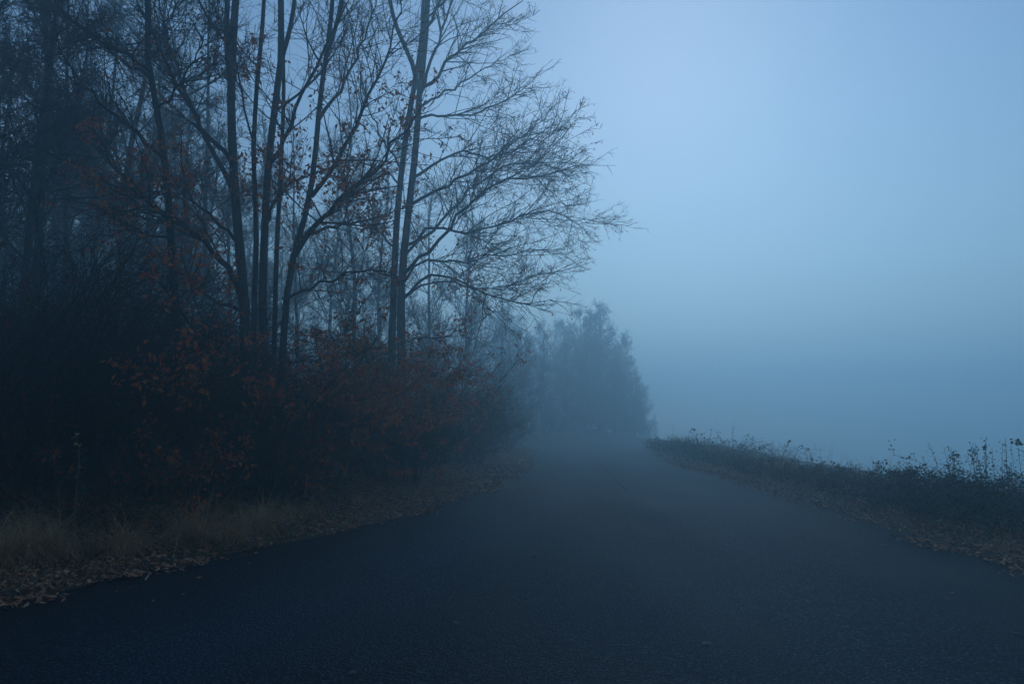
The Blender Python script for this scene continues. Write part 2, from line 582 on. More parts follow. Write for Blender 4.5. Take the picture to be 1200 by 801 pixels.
# ------------------------------------------------------------------ trees
def ground_at(x, y):
    return float(ground_z(np.array([x]), np.array([y]))[0][0])

def crown_levels(P0, R0, rg, n1, n2, n3, up=0.05, flat=0.2, a1=48, l1=0.55, l2=0.5, l3=0.45, tmin=0.15, rmin=0.0035, s1=4, lmax1=3.2, rr=0.55, geo=None, bias=None, k1=7, k2=5, k3=3):
    """Branches, twigs and fine twigs off the given limbs; returns the last polylines for leaves."""
    S, D, L, r = spawn(P0, R0, n1, rg, tmin, 0.97, (a1, 13), l1, 0.5, rr, rmin * 2.2, flat, 0.9, 0.1, lmax1)
    P1 = walk(S, D, L, k1, 0.10, up, rg, bias); R1 = taper(r, k1, 0.25)
    geo.tubes(P1, R1, s1)
    A = np.concatenate([P1, resample(P0, k1)]); RA = np.concatenate([R1, resample_r(R0, k1)])
    S, D, L, r = spawn(A, RA, n2, rg, 0.2, 1.0, (44, 14), l2, 0.3, 0.55, rmin * 1.4, flat, 0.8, 0.08, 1.6)
    P2 = walk(S, D, L, k2, 0.15, up, rg, bias); R2 = taper(r, k2, 0.4)
    geo.tubes(P2, R2, 3)
    S, D, L, r = spawn(P2, R2, n3, rg, 0.15, 1.0, (42, 15), l3, 0.14, 0.6, rmin, flat, 0.8, 0.06, 0.8)
    r = np.full_like(r, rmin) * rg.uniform(0.7, 1.15, len(r))
    P3 = walk(S, D, L, k3, 0.2, up, rg); R3 = taper(r, k3, 0.5)
    geo.tubes(P3, R3, 3)
    return P1, P2, P3

def resample(P, K):
    N, M, _ = P.shape
    f = np.linspace(0, M - 1, K); k = np.minimum(f.astype(int), M - 2); w = (f - k)[None, :, None]
    return P[:, k] * (1 - w) + P[:, k + 1] * w
def resample_r(R, K):
    N, M = R.shape
    f = np.linspace(0, M - 1, K); k = np.minimum(f.astype(int), M - 2); w = (f - k)[None, :]
    return R[:, k] * (1 - w) + R[:, k + 1] * w

def on_twigs(P, n, rg, spread=0.02):
    N, K, _ = P.shape
    if N == 0: return np.zeros((0, 3))
    i = rg.integers(0, N, n); f = rg.uniform(0.2, 1, n) * (K - 1)
    k = np.minimum(f.astype(int), K - 2); w = (f - k)[:, None]
    return P[i, k] * (1 - w) + P[i, k + 1] * w + rg.normal(size=(n, 3)) * spread

def stem_part(root, name, pts, r0, r1, K=26, sides=9, flare=0.0, bark=None, mat=None, p=0.8):
    P = spline(pts, K)
    tt = np.linspace(0, 1, K)
    P = P + np.stack([vnoise(tt * 9, tt * 0 + i * 3.3, 1, 11 + len(root.children)) for i in range(3)], 1) * 0.05 * np.array([1, 1, 0.3]) * np.sin(tt * math.pi)[:, None]
    R = r0 + (r1 - r0) * tt ** p + flare * r0 * np.exp(-tt * 14)
    g = Geo(root.location)
    g.tubes(P[None], R[None], sides)
    g.build(name, mat or BARK, root)
    return P, R

def pxpts(lst, d0, dd=0.0, rg=None):
    """Traced pixel points -> world points around depth d0; a third value is its own depth offset."""
    out = []
    for q in lst:
        out.append(W(q[0], q[1], d0 + (q[2] if len(q) > 2 else 0.0)))
    return np.array(out)

def auto_limbs(root, P, R, n, rg, t0, t1, length, ang, up, side=None, K=12, mat=None, rr=0.5, wob=0.07):
    """Main limbs off one trunk, each its own part."""
    lp, lr_ = [], []
    for j in range(n):
        t = t0 + (t1 - t0) * (j + rg.uniform(0, 1)) / n
        f = t * (len(P) - 1); k = min(int(f), len(P) - 2); w = f - k
        S = P[k] * (1 - w) + P[k + 1] * w
        T = nrm(P[k + 1] - P[k])
        r = (R[k] * (1 - w) + R[k + 1] * w) * rr * rg.uniform(0.7, 1.0)
        a = rg.uniform(0, 2 * math.pi) if side is None else rg.normal(side, 0.8)
        q = np.array([math.cos(a), math.sin(a), 0.0])
        th = math.radians(rg.normal(ang, 9))
        D = nrm(T * math.cos(th) + q * math.sin(th))
        L = length * rg.uniform(0.7, 1.15) * (1.1 - 0.6 * t)
        Pl = walk(S[None], D[None], np.array([L]), K, wob, up, rg)
        Rl = taper(np.array([r]), K, 0.18)
        g = Geo(root.location); g.tubes(Pl, Rl, 6); g.build('limb', mat or BARK, root)
        lp.append(Pl); lr_.append(Rl)
    return lp, lr_

# --- the multi-stemmed beech behind the thicket
rg = np.random.default_rng(21)
D1 = 13.5
b1 = W(305, 566, D1); b1[2] = ground_at(b1[0], b1[1]) - 0.08
beech = empty('beech_tree', b1, 'multi-stemmed bare beech, five upright trunks in a cluster with scattered copper leaves', 'tree')
stems = [
    ([(292, 575, 0), (287, 450, 0), (285, 340, 0), (275, 200, .1), (272, 110, .2), (276, 40, .3), (281, -80, .5), (286, -280, .7), (284, -560, .8)], .150, .055),
    ([(273, 118, .15), (266, 50, -.1), (264, -40, -.3), (258, -220, -.6), (246, -430, -.9)], .085, .03),
    ([(298, 575, -.4), (297, 460, -.5), (298, 330, -.6), (298, 210, -.7), (302, 120, -.8), (311, 20, -.9), (317, -120, -1.1), (326, -330, -1.3)], .088, .03),
    ([(306, 575, .1), (306, 450, .1), (309, 300, .1), (315, 200, .15), (322, 130, .2), (329, 70, .3), (331, -20, .4), (336, -160, .5), (343, -470, .7)], .125, .05),
    ([(327, 82, .3), (340, 30, .6), (346, -20, .8), (357, -150, 1.2), (374, -380, 1.6)], .070, .025),
    ([(318, 575, .8), (322, 430, .9), (326, 290, 1.0), (332, 180, 1.1), (335, 90, 1.3), (331, -60, 1.5), (325, -330, 1.7)], .085, .03),
    ([(326, 575, .4), (330, 430, .4), (341, 320, .5), (362, 240, .6), (371, 180, .7), (377, 110, .8), (384, 60, .9), (389, -20, 1.1), (399, -220, 1.3), (404, -420, 1.5)], .105, .035),
    ([(383, 62, .9), (394, 30, .6), (401, -10, .4), (417, -120, .1), (440, -300, -.4)], .062, .022),
]
SP, SR = [], []
for pts, r0, r1 in stems:
    P, R = stem_part(beech, 'trunk', pxpts(pts, D1), r0 * .66, r1 * .7, flare=0.35 if pts[0][1] > 500 else 0)
    SP.append(P); SR.append(R)
traced1 = [
    ([(283, 345), (262, 308, -.3), (225, 272, -.8), (185, 246, -1.3), (140, 205, -1.9), (108, 150, -2.3)], .060),
    ([(284, 365), (250, 350, .4), (205, 318, .9), (170, 280, 1.4), (135, 262, 1.8)], .035),
    ([(345, 300, .5), (372, 262, .1), (405, 228, -.3), (440, 200, -.6), (470, 160, -.9), (500, 120, -1.2)], .055),
    ([(352, 280, .5), (395, 262, .8), (440, 256, 1.2), (480, 240, 1.6)], .035),
    ([(276, 230), (255, 190, .3), (225, 130, .8), (205, 70, 1.2), (188, 10, 1.6), (176, -60, 1.9)], .050),
    ([(273, 190), (240, 150, -.5), (205, 90, -1.0), (182, 40, -1.3), (150, -30, -1.7)], .045),
    ([(274, 280), (240, 245, -.8), (200, 228, -1.5), (150, 215, -2.1)], .030),
    ([(318, 190, .1), (345, 140, -.5), (372, 80, -.9), (395, 20, -1.3), (410, -50, -1.5)], .040),
    ([(365, 230, .6), (400, 180, .2), (428, 120, -.2), (455, 60, -.5), (470, -10, -.8)], .045),
    ([(374, 140, .8), (400, 100, 1.2), (425, 50, 1.6), (445, -20, 2.0)], .036),
    ([(310, 265, .1), (330, 225, -.8), (365, 205, -1.6), (405, 190, -2.2)], .028),
    ([(332, 350, .5), (380, 330, -.4), (430, 318, -1.0), (470, 322, -1.5)], .030),
]
g = Geo(b1)
LP, LR = [], []
for pts, r0 in traced1:
    P = spline(pxpts(pts, D1), 14)
    P[1:] += rg.normal(size=(13, 3)) * 0.03
    gl = Geo(b1); R = taper(np.array([r0]), 14, 0.2); gl.tubes(P[None], R, 7); gl.build('limb', BARK, beech)
    LP.append(P[None]); LR.append(R)
for k in range(len(SP)):
    big = stems[k][0][0][1] > 500
    lp, lr_ = auto_limbs(beech, SP[k], SR[k], 6 if big else 4, rg, 0.35 if big else 0.2, 0.97, 3.4, 40, 0.07)
    LP += [resample(x, 14) for x in lp]; LR += [resample_r(x, 14) for x in lr_]
LP, LR = np.concatenate(LP), np.concatenate(LR)
P1, P2, P3 = crown_levels(LP, LR, rg, 460, 3300, 9800, up=0.03, geo=g, rmin=0.0042)
g.build('crown', BARK, beech, kind='stuff')
g = Geo(b1)
low = P3[P3[:, 0, 2] < 7.5]
g.leaves(on_twigs(low, 2300, rg), 0.085, rg, 0.8)
sel = P2[(np.abs(P2[:, 0, 2] - W(300, 222, D1)[2]) < 0.45) & (P2[:, 0, 0] < W(440, 222, D1)[0])]
if len(sel): g.leaves(on_twigs(sel, 1500, rg, 0.07), 0.09, rg, 0.8)
g.build('dead_leaves', COPPER, beech, kind='stuff')

# --- slim leaning tree further along to the edge of the wood
D2 = 12.6
b2 = W(212, 570, D2); b2[2] = ground_at(b2[0], b2[1]) - 0.08
lean = empty('leaning_tree', b2, 'slim leaning bare tree with long sweeping limbs, beside the multi-stemmed beech', 'tree')
P, R = stem_part(lean, 'trunk', pxpts([(214, 580), (209, 440), (205, 330), (198, 230), (191, 160), (181, 100), (173, 60), (171, 0), (168, -120), (160, -300), (158, -430)], D2), .078, .025, flare=0.3, mat=BARK_DARK)
tr2 = [
    ([(176, 84), (150, 66, -.4), (115, 46, -.9), (80, 20, -1.3), (50, -20, -1.7)], .036),
    ([(178, 92), (145, 74, .4), (105, 40, .9), (70, 18, 1.3), (40, -30, 1.7)], .036),
    ([(195, 188), (160, 155, -.3), (118, 121, -.7), (90, 92, -1.0), (72, 62, -1.3), (64, 20, -1.5)], .038),
    ([(203, 262), (170, 235, .4), (128, 180, .9), (98, 142, 1.3), (78, 112, 1.5), (58, 100, 1.8)], .036),
    ([(204, 285), (165, 272, -.6), (118, 276, -1.1), (90, 300, -1.5)], .022),
    ([(174, 70), (190, 40, .4), (205, 10, .8), (225, -50, 1.2)], .028),
    ([(185, 125), (208, 100, -.5), (232, 60, -.9), (248, 20, -1.2)], .026),
    ([(199, 235), (225, 215, .6), (255, 205, 1.0)], .02),
]
g = Geo(b2); LP, LR = [], []
for pts, r0 in tr2:
    Q = spline(pxpts(pts, D2), 14); Q[1:] += rg.normal(size=(13, 3)) * 0.03
    gl = Geo(b2); Rr = taper(np.array([r0]), 14, 0.2); gl.tubes(Q[None], Rr, 6); gl.build('limb', BARK_DARK, lean)
    LP.append(Q[None]); LR.append(Rr)
lp, lr_ = auto_limbs(lean, P, R, 8, rg, 0.5, 0.97, 2.8, 45, 0.06, mat=BARK_DARK)
LP += [resample(x, 14) for x in lp]; LR += [resample_r(x, 14) for x in lr_]
LP, LR = np.concatenate(LP), np.concatenate(LR)
P1, P2, P3 = crown_levels(LP, LR, rg, 210, 1500, 4600, up=0.0, geo=g, rmin=0.0040)
g.build('crown', BARK_DARK, lean, kind='stuff')
g = Geo(b2); g.leaves(on_twigs(P3, 700, rg), 0.07, rg, 0.8); g.build('dead_leaves', DARK_RED, lean, kind='stuff')

# --- twin-trunked tree whose limbs reach over the road
D4 = 19.5
b4 = W(464, 540, D4); b4[2] = ground_at(b4[0], b4[1]) - 0.1
twin = empty('twin_trunk_tree', b4, 'tall twin-trunked bare tree with fine limbs reaching out over the road into the pale fog', 'tree')
SA = stem_part(twin, 'trunk', pxpts([(472, 560), (470, 430), (471, 340), (477, 270), (484, 210), (490, 160), (493, 100), (497, 50), (500, -10), (505, -160), (512, -330)], D4), .122, .04, flare=0.3)
SB = stem_part(twin, 'trunk', pxpts([(460, 560, .4), (459, 430, .4), (461, 320, .4), (465, 240, .45), (472, 185, .5), (480, 140, .5), (487, 95, .6), (494, 40, .75), (497, -40, .9), (493, -170, 1.2), (486, -320, 1.5)], D4), .108, .036, flare=0.3)
SC = stem_part(twin, 'trunk', pxpts([(489, 105, .6), (484, 78, .4), (470, 45, .1), (460, 15, -.2), (448, -40, -.5), (430, -140, -.9), (420, -280, -1.3)], D4), .065, .025)
tr4 = [
    ([(494, 112), (516, 86, -.3), (545, 60, -.7), (575, 40, -1.0), (605, 20, -1.3), (640, -8, -1.6)], .050),
    ([(495, 108), (510, 72, .4), (526, 30, .8), (540, -10, 1.2), (560, -70, 1.6)], .050),
    ([(492, 126), (520, 112, .5), (560, 92, 1.0), (600, 72, 1.5), (640, 58, 1.9)], .036),
    ([(491, 138), (530, 136, -.6), (575, 132, -1.1), (620, 112, -1.6), (655, 84, -2.0)], .036),
    ([(486, 208), (515, 190, .5), (548, 178, 1.0), (590, 182, 1.4), (635, 158, 1.9), (680, 120, 2.4)], .042),
    ([(482, 240), (520, 222, -.4), (560, 202, -.9), (600, 184, -1.3), (640, 168, -1.8), (690, 150, -2.2)], .044),
    ([(475, 288), (498, 282, .6), (520, 262, 1.1), (548, 238, 1.6), (572, 214, 2.0), (605, 196, 2.4), (650, 188, 2.8), (700, 206, 3.0)], .046),
    ([(472, 322), (486, 306, -.4), (515, 288, -1.0), (552, 246, -1.6), (590, 218, -2.1), (640, 206, -2.5), (690, 200, -2.8), (728, 192, -3.1)], .050),
    ([(474, 300), (510, 266, .3), (560, 272, .9), (610, 262, 1.5), (660, 246, 2.0), (705, 262, 2.4), (738, 252, 2.7)], .042),
    ([(470, 335), (500, 306, .2), (550, 306, .7), (600, 300, 1.2), (650, 292, 1.6), (690, 300, 2.0)], .038),
    ([(470, 352), (505, 322, -.6), (545, 328, -1.2), (585, 345, -1.7), (625, 356, -2.2), (670, 352, -2.6)], .040),
    ([(471, 348), (510, 330, .6), (560, 334, 1.3), (610, 338, 1.9), (655, 322, 2.4), (690, 318, 2.8)], .034),
    ([(463, 290, .4), (440, 268, .8), (410, 252, 1.2), (380, 240, 1.5)], .030),
    ([(470, 200, .5), (448, 160, .9), (430, 120, 1.2), (415, 60, 1.6)], .032),
    ([(468, 215, .5), (445, 195, 0), (420, 190, -.5), (395, 170, -1.0)], .028),
    ([(466, 400), (500, 396, -.5), (545, 388, -1.0), (585, 372, -1.4)], .030),
    ([(498, 40), (520, 10, -.5), (548, -30, -.9), (585, -70, -1.4), (620, -100, -1.8)], .040),
    ([(500, 0), (480, -40, .4), (450, -80, .8)], .03),
]
g = Geo(b4); LP, LR = [], []
for pts, r0 in tr4:
    pts = [((480 + (q[0] - 480) * .87) if q[0] > 480 else q[0],) + tuple(q[1:]) for q in pts]
    Q = spline(pxpts(pts, D4), 16); Q[1:] += rg.normal(size=(15, 3)) * np.array([.035, .06, .035])
    gl = Geo(b4); Rr = taper(np.array([r0]), 16, 0.16); gl.tubes(Q[None], Rr, 6); gl.build('limb', BARK, twin)
    LP.append(Q[None]); LR.append(Rr)
for st in (SA, SB, SC):
    lp, lr_ = auto_limbs(twin, st[0], st[1], 5, rg, 0.55, 0.98, 3.0, 42, 0.06)
    LP += [resample(x, 16) for x in lp]; LR += [resample_r(x, 16) for x in lr_]
LP, LR = np.concatenate(LP), np.concatenate(LR)
P1, P2, P3 = crown_levels(LP, LR, rg, 300, 2500, 7800, up=0.012, geo=g, rmin=0.0052, tmin=0.18, a1=38, flat=0.35, lmax1=2.4)
g.build('crown', BARK, twin, kind='stuff')
g = Geo(b4)
g.leaves(on_twigs(P3, 2600, rg), 0.06, rg, 0.6)
lowt = P2[P2[:, 0, 2] < W(470, 315, D4)[2]]
g.leaves(on_twigs(lowt[lowt[:, 0, 0] < b4[0] + 1.6], 500, rg, 0.06), 0.10, rg, 0.8)
g.build('dead_leaves', COPPER, twin, kind='stuff')

# --- forest trees behind, four shapes
def make_wood_tree(name, loc, h, r, seed, nl, n1, n2, n3, lean_xy, t0=0.3, ll=3.4, ang=44, label='', cat='tree', group=None, mat=None, rmin=0.006, up=0.06, leaves=0):
    rg = np.random.default_rng(seed)
    root = empty(name, (0, 0, 0), label, cat, group)
    pts = [(0, 0, -0.3)]
    for k in range(1, 7):
        f = k / 6
        pts.append((lean_xy[0] * f + rg.normal(0, .10) * f, lean_xy[1] * f + rg.normal(0, .10) * f, h * f))
    P, R = stem_part(root, 'trunk', pts, r, r * 0.2, flare=0.3, sides=8, mat=mat or BARK, p=1.0)
    LP, LR = [], []
    g = Geo()
    for j in range(nl):
        t = t0 + (0.97 - t0) * (j + rg.uniform(0, 1)) / nl
        f = t * (len(P) - 1); k = min(int(f), len(P) - 2)
        a = rg.uniform(0, 2 * math.pi); th = math.radians(rg.normal(ang, 10))
        D = np.array([math.cos(a) * math.sin(th), math.sin(a) * math.sin(th), math.cos(th)])
        L = ll * rg.uniform(0.6, 1.15) * (1.15 - 0.75 * (t - t0) / (1 - t0))
        LP.append(walk(P[k][None], D[None], np.array([L]), 12, 0.08, 0.05, rg))
        LR.append(taper(np.array([R[k] * 0.45]), 12, 0.2))
    LP, LR = np.concatenate(LP), np.concatenate(LR)
    g.tubes(LP, LR, 5)
    P1, P2, P3 = crown_levels(LP, LR, rg, n1, n2, n3, up=up, geo=g, rmin=rmin)
    g.build('crown', mat or BARK, root, kind='stuff')
    if leaves:
        g = Geo(); g.leaves(on_twigs(P3, leaves, rg), 0.1, rg, 0.7); g.build('dead_leaves', COPPER, root, kind='stuff')
    root.location = loc
    return root

def spot(px, d, sink=0.1):
    x = WX(px, d)
    return (x, d, ground_at(x, d) - sink)

WOOD = 'bare trees fading into the fog inside the wood'
wa = make_wood_tree('forest_tree', spot(14, 15.5), 15, .10, 31, 16, 200, 1900, 5600, (.2, .4), .16, 2.8, 50, 'dark bare trunk wrapped in dense twigs, outermost of the wood away from the road', group=WOOD, rmin=.006, mat=BARK_DARK)
wb = make_wood_tree('forest_tree', spot(120, 22), 17, .125, 32, 18, 170, 1500, 4600, (.8, .3), .3, 3.4, 42, 'faint straight trunk in the fog midway between outermost dark tree and slim leaning tree', group=WOOD)
wc = make_wood_tree('forest_tree', spot(545, 40), 13.5, .11, 33, 24, 280, 1900, 5000, (.2, -.3), .15, 3.2, 38, 'hazy brush-crowned tree seen behind the limbs of the twin-trunked tree', group=WOOD, rmin=.007)
wd = make_wood_tree('forest_tree', spot(235, 24), 16, .105, 34, 16, 170, 1500, 4600, (-.5, .5), .35, 3.0, 40, 'faint trunk in the fog showing between the slim leaning tree and the multi-stemmed beech', group=WOOD)
more = [
    (wb, 38, 17.5, 2.1, .95, 'second dark trunk in the fog just beside the outermost dark tree'),
    (wd, 72, 21, 0.7, .95, 'dim slender trunk behind the outermost dark pair of trees'),
    (wd, 95, 27, 3.9, 1.1, 'paler leaning trunk in the fog behind the slim leaning tree\'s sweeping limbs'),
    (wb, 160, 29, 5.2, 1.0, 'pale ghostly trunk directly behind the slim leaning tree'),
    (wc, 60, 32, 1.3, 1.35, 'palest far crown filling the fog behind the outermost dark trees'),
    (wc, 200, 36, 4.4, 1.3, 'pale brushy crown far behind the slim leaning tree and beech'),
    (wb, 420, 27, 2.9, .78, 'faint trunk standing in the fog between the beech and the twin-trunked tree'),
    (wd, 350, 30, 1.1, .8, 'faint trunk seen through the gap among the beech\'s own stems'),
    (wc, 440, 36, 0.4, 1.05, 'low pale brush-crowned tree behind the gap between beech and twin-trunked tree'),
    (wc, 500, 34, 2.2, .88, 'hazy dense-twigged tree close behind the twin trunks'),
    (wc, 588, 46, 5.5, .70, 'smaller hazy tree at the outer end of the wood, below the reaching limbs'),
    (wc, 300, 40, 5.9, 1.2, 'palest crown far behind the multi-stemmed beech'),
    (wb, -30, 19, 4.0, 1.0, 'dark tree half cut off at the edge of the photo on the forest side'),
    (wa, -60, 13.5, 2.6, .9, 'nearest dark twiggy tree whose branches enter from the forest-side edge'),
]
for src, px, d, rz_, s, lab in more:
    copy_tree(src, spot(px, d), rz_, s, lab, WOOD)
# the depth of the wood: trees so deep in the fog that nothing tells them apart
rd = np.random.default_rng(77)
for k in range(42):
    d = 36 + 44 * rd.uniform() ** .8
    px = -120 + (k + rd.uniform(0, 1)) * 17.2
    copy_tree((wc, wb, wd, wc)[k % 4], spot(px, d), rd.uniform(0, 6.28), rd.uniform(.75, 1.05) * (1.0 if px < 430 else (.62 + .006 * d) * .72) * (1.15 if k % 4 in (0, 3) else 1.0),
              'indistinct pale tree crowding the fog deep at the back of the wood', 'indistinct trees deep at the back of the wood')

for k in range(10):
    d = 24 + 14 * rd.uniform()
    copy_tree((wa, wd, wb)[k % 3], spot(-90 + (k + rd.uniform(0, 1)) * 36.0, d), rd.uniform(0, 6.28), rd.uniform(.7, 1.0),
              'indistinct pale tree crowding the fog deep at the back of the wood', 'indistinct trees deep at the back of the wood')

# --- the far trees where the road bends
BEND = 'far trees at the bend of the road'
ba = make_wood_tree('bend_tree', spot(702, 78), 13.0, .14, 51, 34, 380, 2000, 4500, (0.2, 0), .03, 2.6, 46, 'tallest ghostly tree at the road bend, its top a faint point in the fog', group=BEND, rmin=.012)
bb = make_wood_tree('bend_tree', spot(731, 80), 9.4, .13, 52, 32, 380, 2000, 4500, (0.2, 0), .02, 2.9, 58, 'ghostly rounded tree at the bend next to the open fog', group=BEND, rmin=.013)
bends = [
    (bb, 664, 70, 1.0, .8, 'ghostly tree at the bend on the wood side of the tallest one'),
    (ba, 638, 62, 2.0, .62, 'shadowy tree before the bend close to the end of the wood'),
    (bb, 612, 56, 3.3, .78, 'greyer tree at the last of the wood where the road edge curves off'),
    (ba, 722, 84, 4.5, .72, 'faintest pointed tree between the tallest and the rounded tree at the bend'),
    (bb, 686, 72, 5.1, .55, 'low shadowy tree at the foot of the tallest tree at the bend'),
    (bb, 749, 84, 2.4, .45, 'lowest faint tree at the bend, last before the open fog'),
    (ba, 676, 84, 0.3, .82, 'second tallest ghostly tree, just behind the tallest at the bend'),
]
for src, px, d, rz_, s, lab in bends:
    copy_tree(src, spot(px, d), rz_, s, lab, BEND)
for k in range(46):
    d = rd.uniform(74, 116)
    px = 580 + (k + rd.uniform(0, 1)) * 4.1
    top = np.interp(px, [580, 650, 700, 730, 752, 770], [365, 385, 356, 395, 440, 490]) + rd.uniform(0, 70) * (k % 3 > 0)
    zt = EYE + (495 - top) / F * d
    x, y, z = spot(px, d)
    hh = (zt - z) / (13.0 if k % 2 else 9.4)
    copy_tree((bb, ba)[k % 2], (x, y, z), rd.uniform(0, 6.28), max(.25, hh), 'indistinct grey tree massed in the fog beyond the bend', 'indistinct trees massed beyond the bend')

# ------------------------------------------------------------------ bushes on the wood side
def make_bush(name, px, d, rad, h, seed, label, cat='bush', group=None, stems=26, n2=900, n3=3200, leaves=3000, lsize=.07, lmat=DARK_RED, mat=BARK_DARK, leaf_lo=0.0, leaf_hi=9, up=0.02, spread=0.62, rmin=.0035, squash=1.0, extra=None, h_top=1.12):
    rg = np.random.default_rng(seed)
    x, y, z = spot(px, d, 0.06)
    root = empty(name, (x, y, z), label, cat, group)
    o = np.array([x, y, z])
    a = rg.uniform(0, 2 * math.pi, stems)
    rr = rad * 0.35 * np.sqrt(rg.uniform(0, 1, stems))
    S = o + np.stack([np.cos(a) * rr, np.sin(a) * rr * squash, np.zeros(stems)], 1)
    th = np.abs(rg.normal(0, 0.42 * spread, stems))
    D = np.stack([np.cos(a) * np.sin(th), np.sin(a) * np.sin(th), np.cos(th)], 1)
    L = h * rg.uniform(0.55, h_top, stems)
    P0 = walk(S, D, L, 12, 0.09, -0.02, rg, np.stack([np.cos(a), np.sin(a), 0 * a], 1) * 0.05 * rad)
    P0[:, :, 2] = np.maximum(P0[:, :, 2], z + 0.02)
    R0 = taper(rg.uniform(0.008, 0.02, stems) * max(1, h / 2.2), 12, 0.2)
    g = Geo(o)
    g.tubes(P0, R0, 5)
    P1, P2, P3 = crown_levels(P0, R0, rg, stems * 7, n2, n3, up=up, flat=0.15, geo=g, rmin=rmin, tmin=0.08, l1=0.42, a1=52, lmax1=1.5)
    g.build('branch_mass', mat, root, kind='stuff')
    if leaves:
        tw = np.concatenate([P3, resample(P2, 3)])
        zz = tw[:, 0, 2] - z
        tw = tw[(zz > leaf_lo) & (zz < leaf_hi)]
        cl = vnoise(tw[:, 0, 0] + 0.6 * tw[:, 0, 1], tw[:, 0, 2], .42, seed) + .5 * vnoise(tw[:, 0, 0] - tw[:, 0, 1], tw[:, 0, 2], .2, seed + 1)
        tw = tw[cl > -.12]
        g = Geo(o); g.leaves(on_twigs(tw, leaves, rg, 0.03), lsize, rg, 0.7); g.build('foliage', lmat, root, kind='stuff')
    if extra:
        lm, n, zlo, zhi = extra
        tw = P3[(P3[:, 0, 2] - z > zlo) & (P3[:, 0, 2] - z < zhi)]
        g = Geo(o); g.leaves(on_twigs(tw, n, rg, 0.05), lsize, rg, 0.7); g.build('pale_foliage', lm, root, kind='stuff')
    return root

TH = 'dark thicket bushes between the grass verge and the wood'
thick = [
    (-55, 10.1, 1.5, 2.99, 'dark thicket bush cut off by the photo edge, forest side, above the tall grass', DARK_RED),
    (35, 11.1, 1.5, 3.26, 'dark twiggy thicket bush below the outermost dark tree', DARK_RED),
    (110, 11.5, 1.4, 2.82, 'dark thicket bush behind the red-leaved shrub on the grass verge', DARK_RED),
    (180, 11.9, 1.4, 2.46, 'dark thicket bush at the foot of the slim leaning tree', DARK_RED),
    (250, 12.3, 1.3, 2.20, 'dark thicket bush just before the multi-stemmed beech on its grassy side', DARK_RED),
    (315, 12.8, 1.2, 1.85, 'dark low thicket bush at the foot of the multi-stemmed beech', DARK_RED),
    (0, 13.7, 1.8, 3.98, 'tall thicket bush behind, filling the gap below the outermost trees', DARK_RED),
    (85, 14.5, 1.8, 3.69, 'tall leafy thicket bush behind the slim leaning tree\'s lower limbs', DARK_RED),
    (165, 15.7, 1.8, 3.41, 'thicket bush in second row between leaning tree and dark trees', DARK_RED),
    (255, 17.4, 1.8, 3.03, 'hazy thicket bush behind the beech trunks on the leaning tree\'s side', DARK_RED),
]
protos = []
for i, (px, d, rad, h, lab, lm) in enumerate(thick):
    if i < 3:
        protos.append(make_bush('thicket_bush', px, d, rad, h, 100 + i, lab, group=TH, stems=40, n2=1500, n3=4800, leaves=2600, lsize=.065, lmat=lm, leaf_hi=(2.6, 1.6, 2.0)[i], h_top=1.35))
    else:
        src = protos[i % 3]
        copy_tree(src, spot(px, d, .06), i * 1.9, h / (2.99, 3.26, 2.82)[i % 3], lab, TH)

CB = 'copper-leaved bushes along the verge'
make_bush('copper_bush', 340, 13.5, 1.15, 2.3, 201, 'copper-brown leafy bush nearest the camera, directly above the leaf-strewn verge', group=CB, leaves=6500, lsize=.085, lmat=COPPER, stems=26, n2=700, n3=2000)
make_bush('copper_bush', 392, 15.3, 1.3, 2.9, 202, 'copper-brown leafy bush with olive top in front of the twin-trunked tree', group=CB, leaves=8500, lsize=.085, lmat=COPPER, stems=28, n2=700, n3=2200, extra=(OLIVE, 1700, 1.9, 3.6))
make_bush('copper_bush', 440, 17.6, 1.3, 3.2, 203, 'largest copper-brown bush, beneath the twin trunks', group=CB, leaves=9500, lsize=.085, lmat=COPPER, stems=28, n2=700, n3=2200, extra=(OLIVE, 1300, 2.2, 4))
make_bush('copper_bush', 496, 21.0, 1.1, 3.7, 204, 'hazy russet bush reaching up at the road side of the copper bushes', group=CB, leaves=6500, lsize=.08, lmat=COPPER, stems=26, n2=900, n3=2600)
make_bush('green_bush', 482, 17.0, .55, 1.75, 205, 'small bush with still green leaves set among the copper bushes', leaves=1500, lsize=.085, lmat=GREEN, stems=12, n2=260, n3=800)
make_bush('green_bush', 532, 24.5, 1.0, 2.5, 206, 'dull green hazy bush at the road end of the copper bushes', leaves=6000, lsize=.08, lmat=GREEN, stems=24, n2=700, n3=2000)
make_bush('hazy_bush', 547, 30, 1.2, 3.2, 207, 'hazy bare bush beyond the dull green bush, close to the road edge', leaves=1200, lsize=.07, lmat=DARK_RED, stems=36, n2=900, n3=3000)
make_bush('hazy_bush', 574, 42, 1.4, 4.0, 208, 'faint bare bush deep in fog at the inside of the road curve', leaves=900, lsize=.07, lmat=DARK_RED, stems=36, n2=900, n3=3000)
make_bush('hazy_bush', 554, 26.0, .9, 2.4, 214, 'dark low bush in thin fog at the tip of the leaf-strewn verge', leaves=2600, lsize=.075, lmat=OLIVE, stems=22, n2=500, n3=1500)
make_bush('hazy_bush', 588, 36.0, 1.0, 2.6, 215, 'pale low bush in fog where the verge meets the road curve', leaves=1600, lsize=.08, lmat=DARK_RED, stems=22, n2=500, n3=1500)
make_bush('hazy_bush', 440, 22.0, 1.6, 3.6, 209, 'hazy bush behind the olive-topped copper bush', leaves=1500, lsize=.08, lmat=DARK_RED, stems=28)
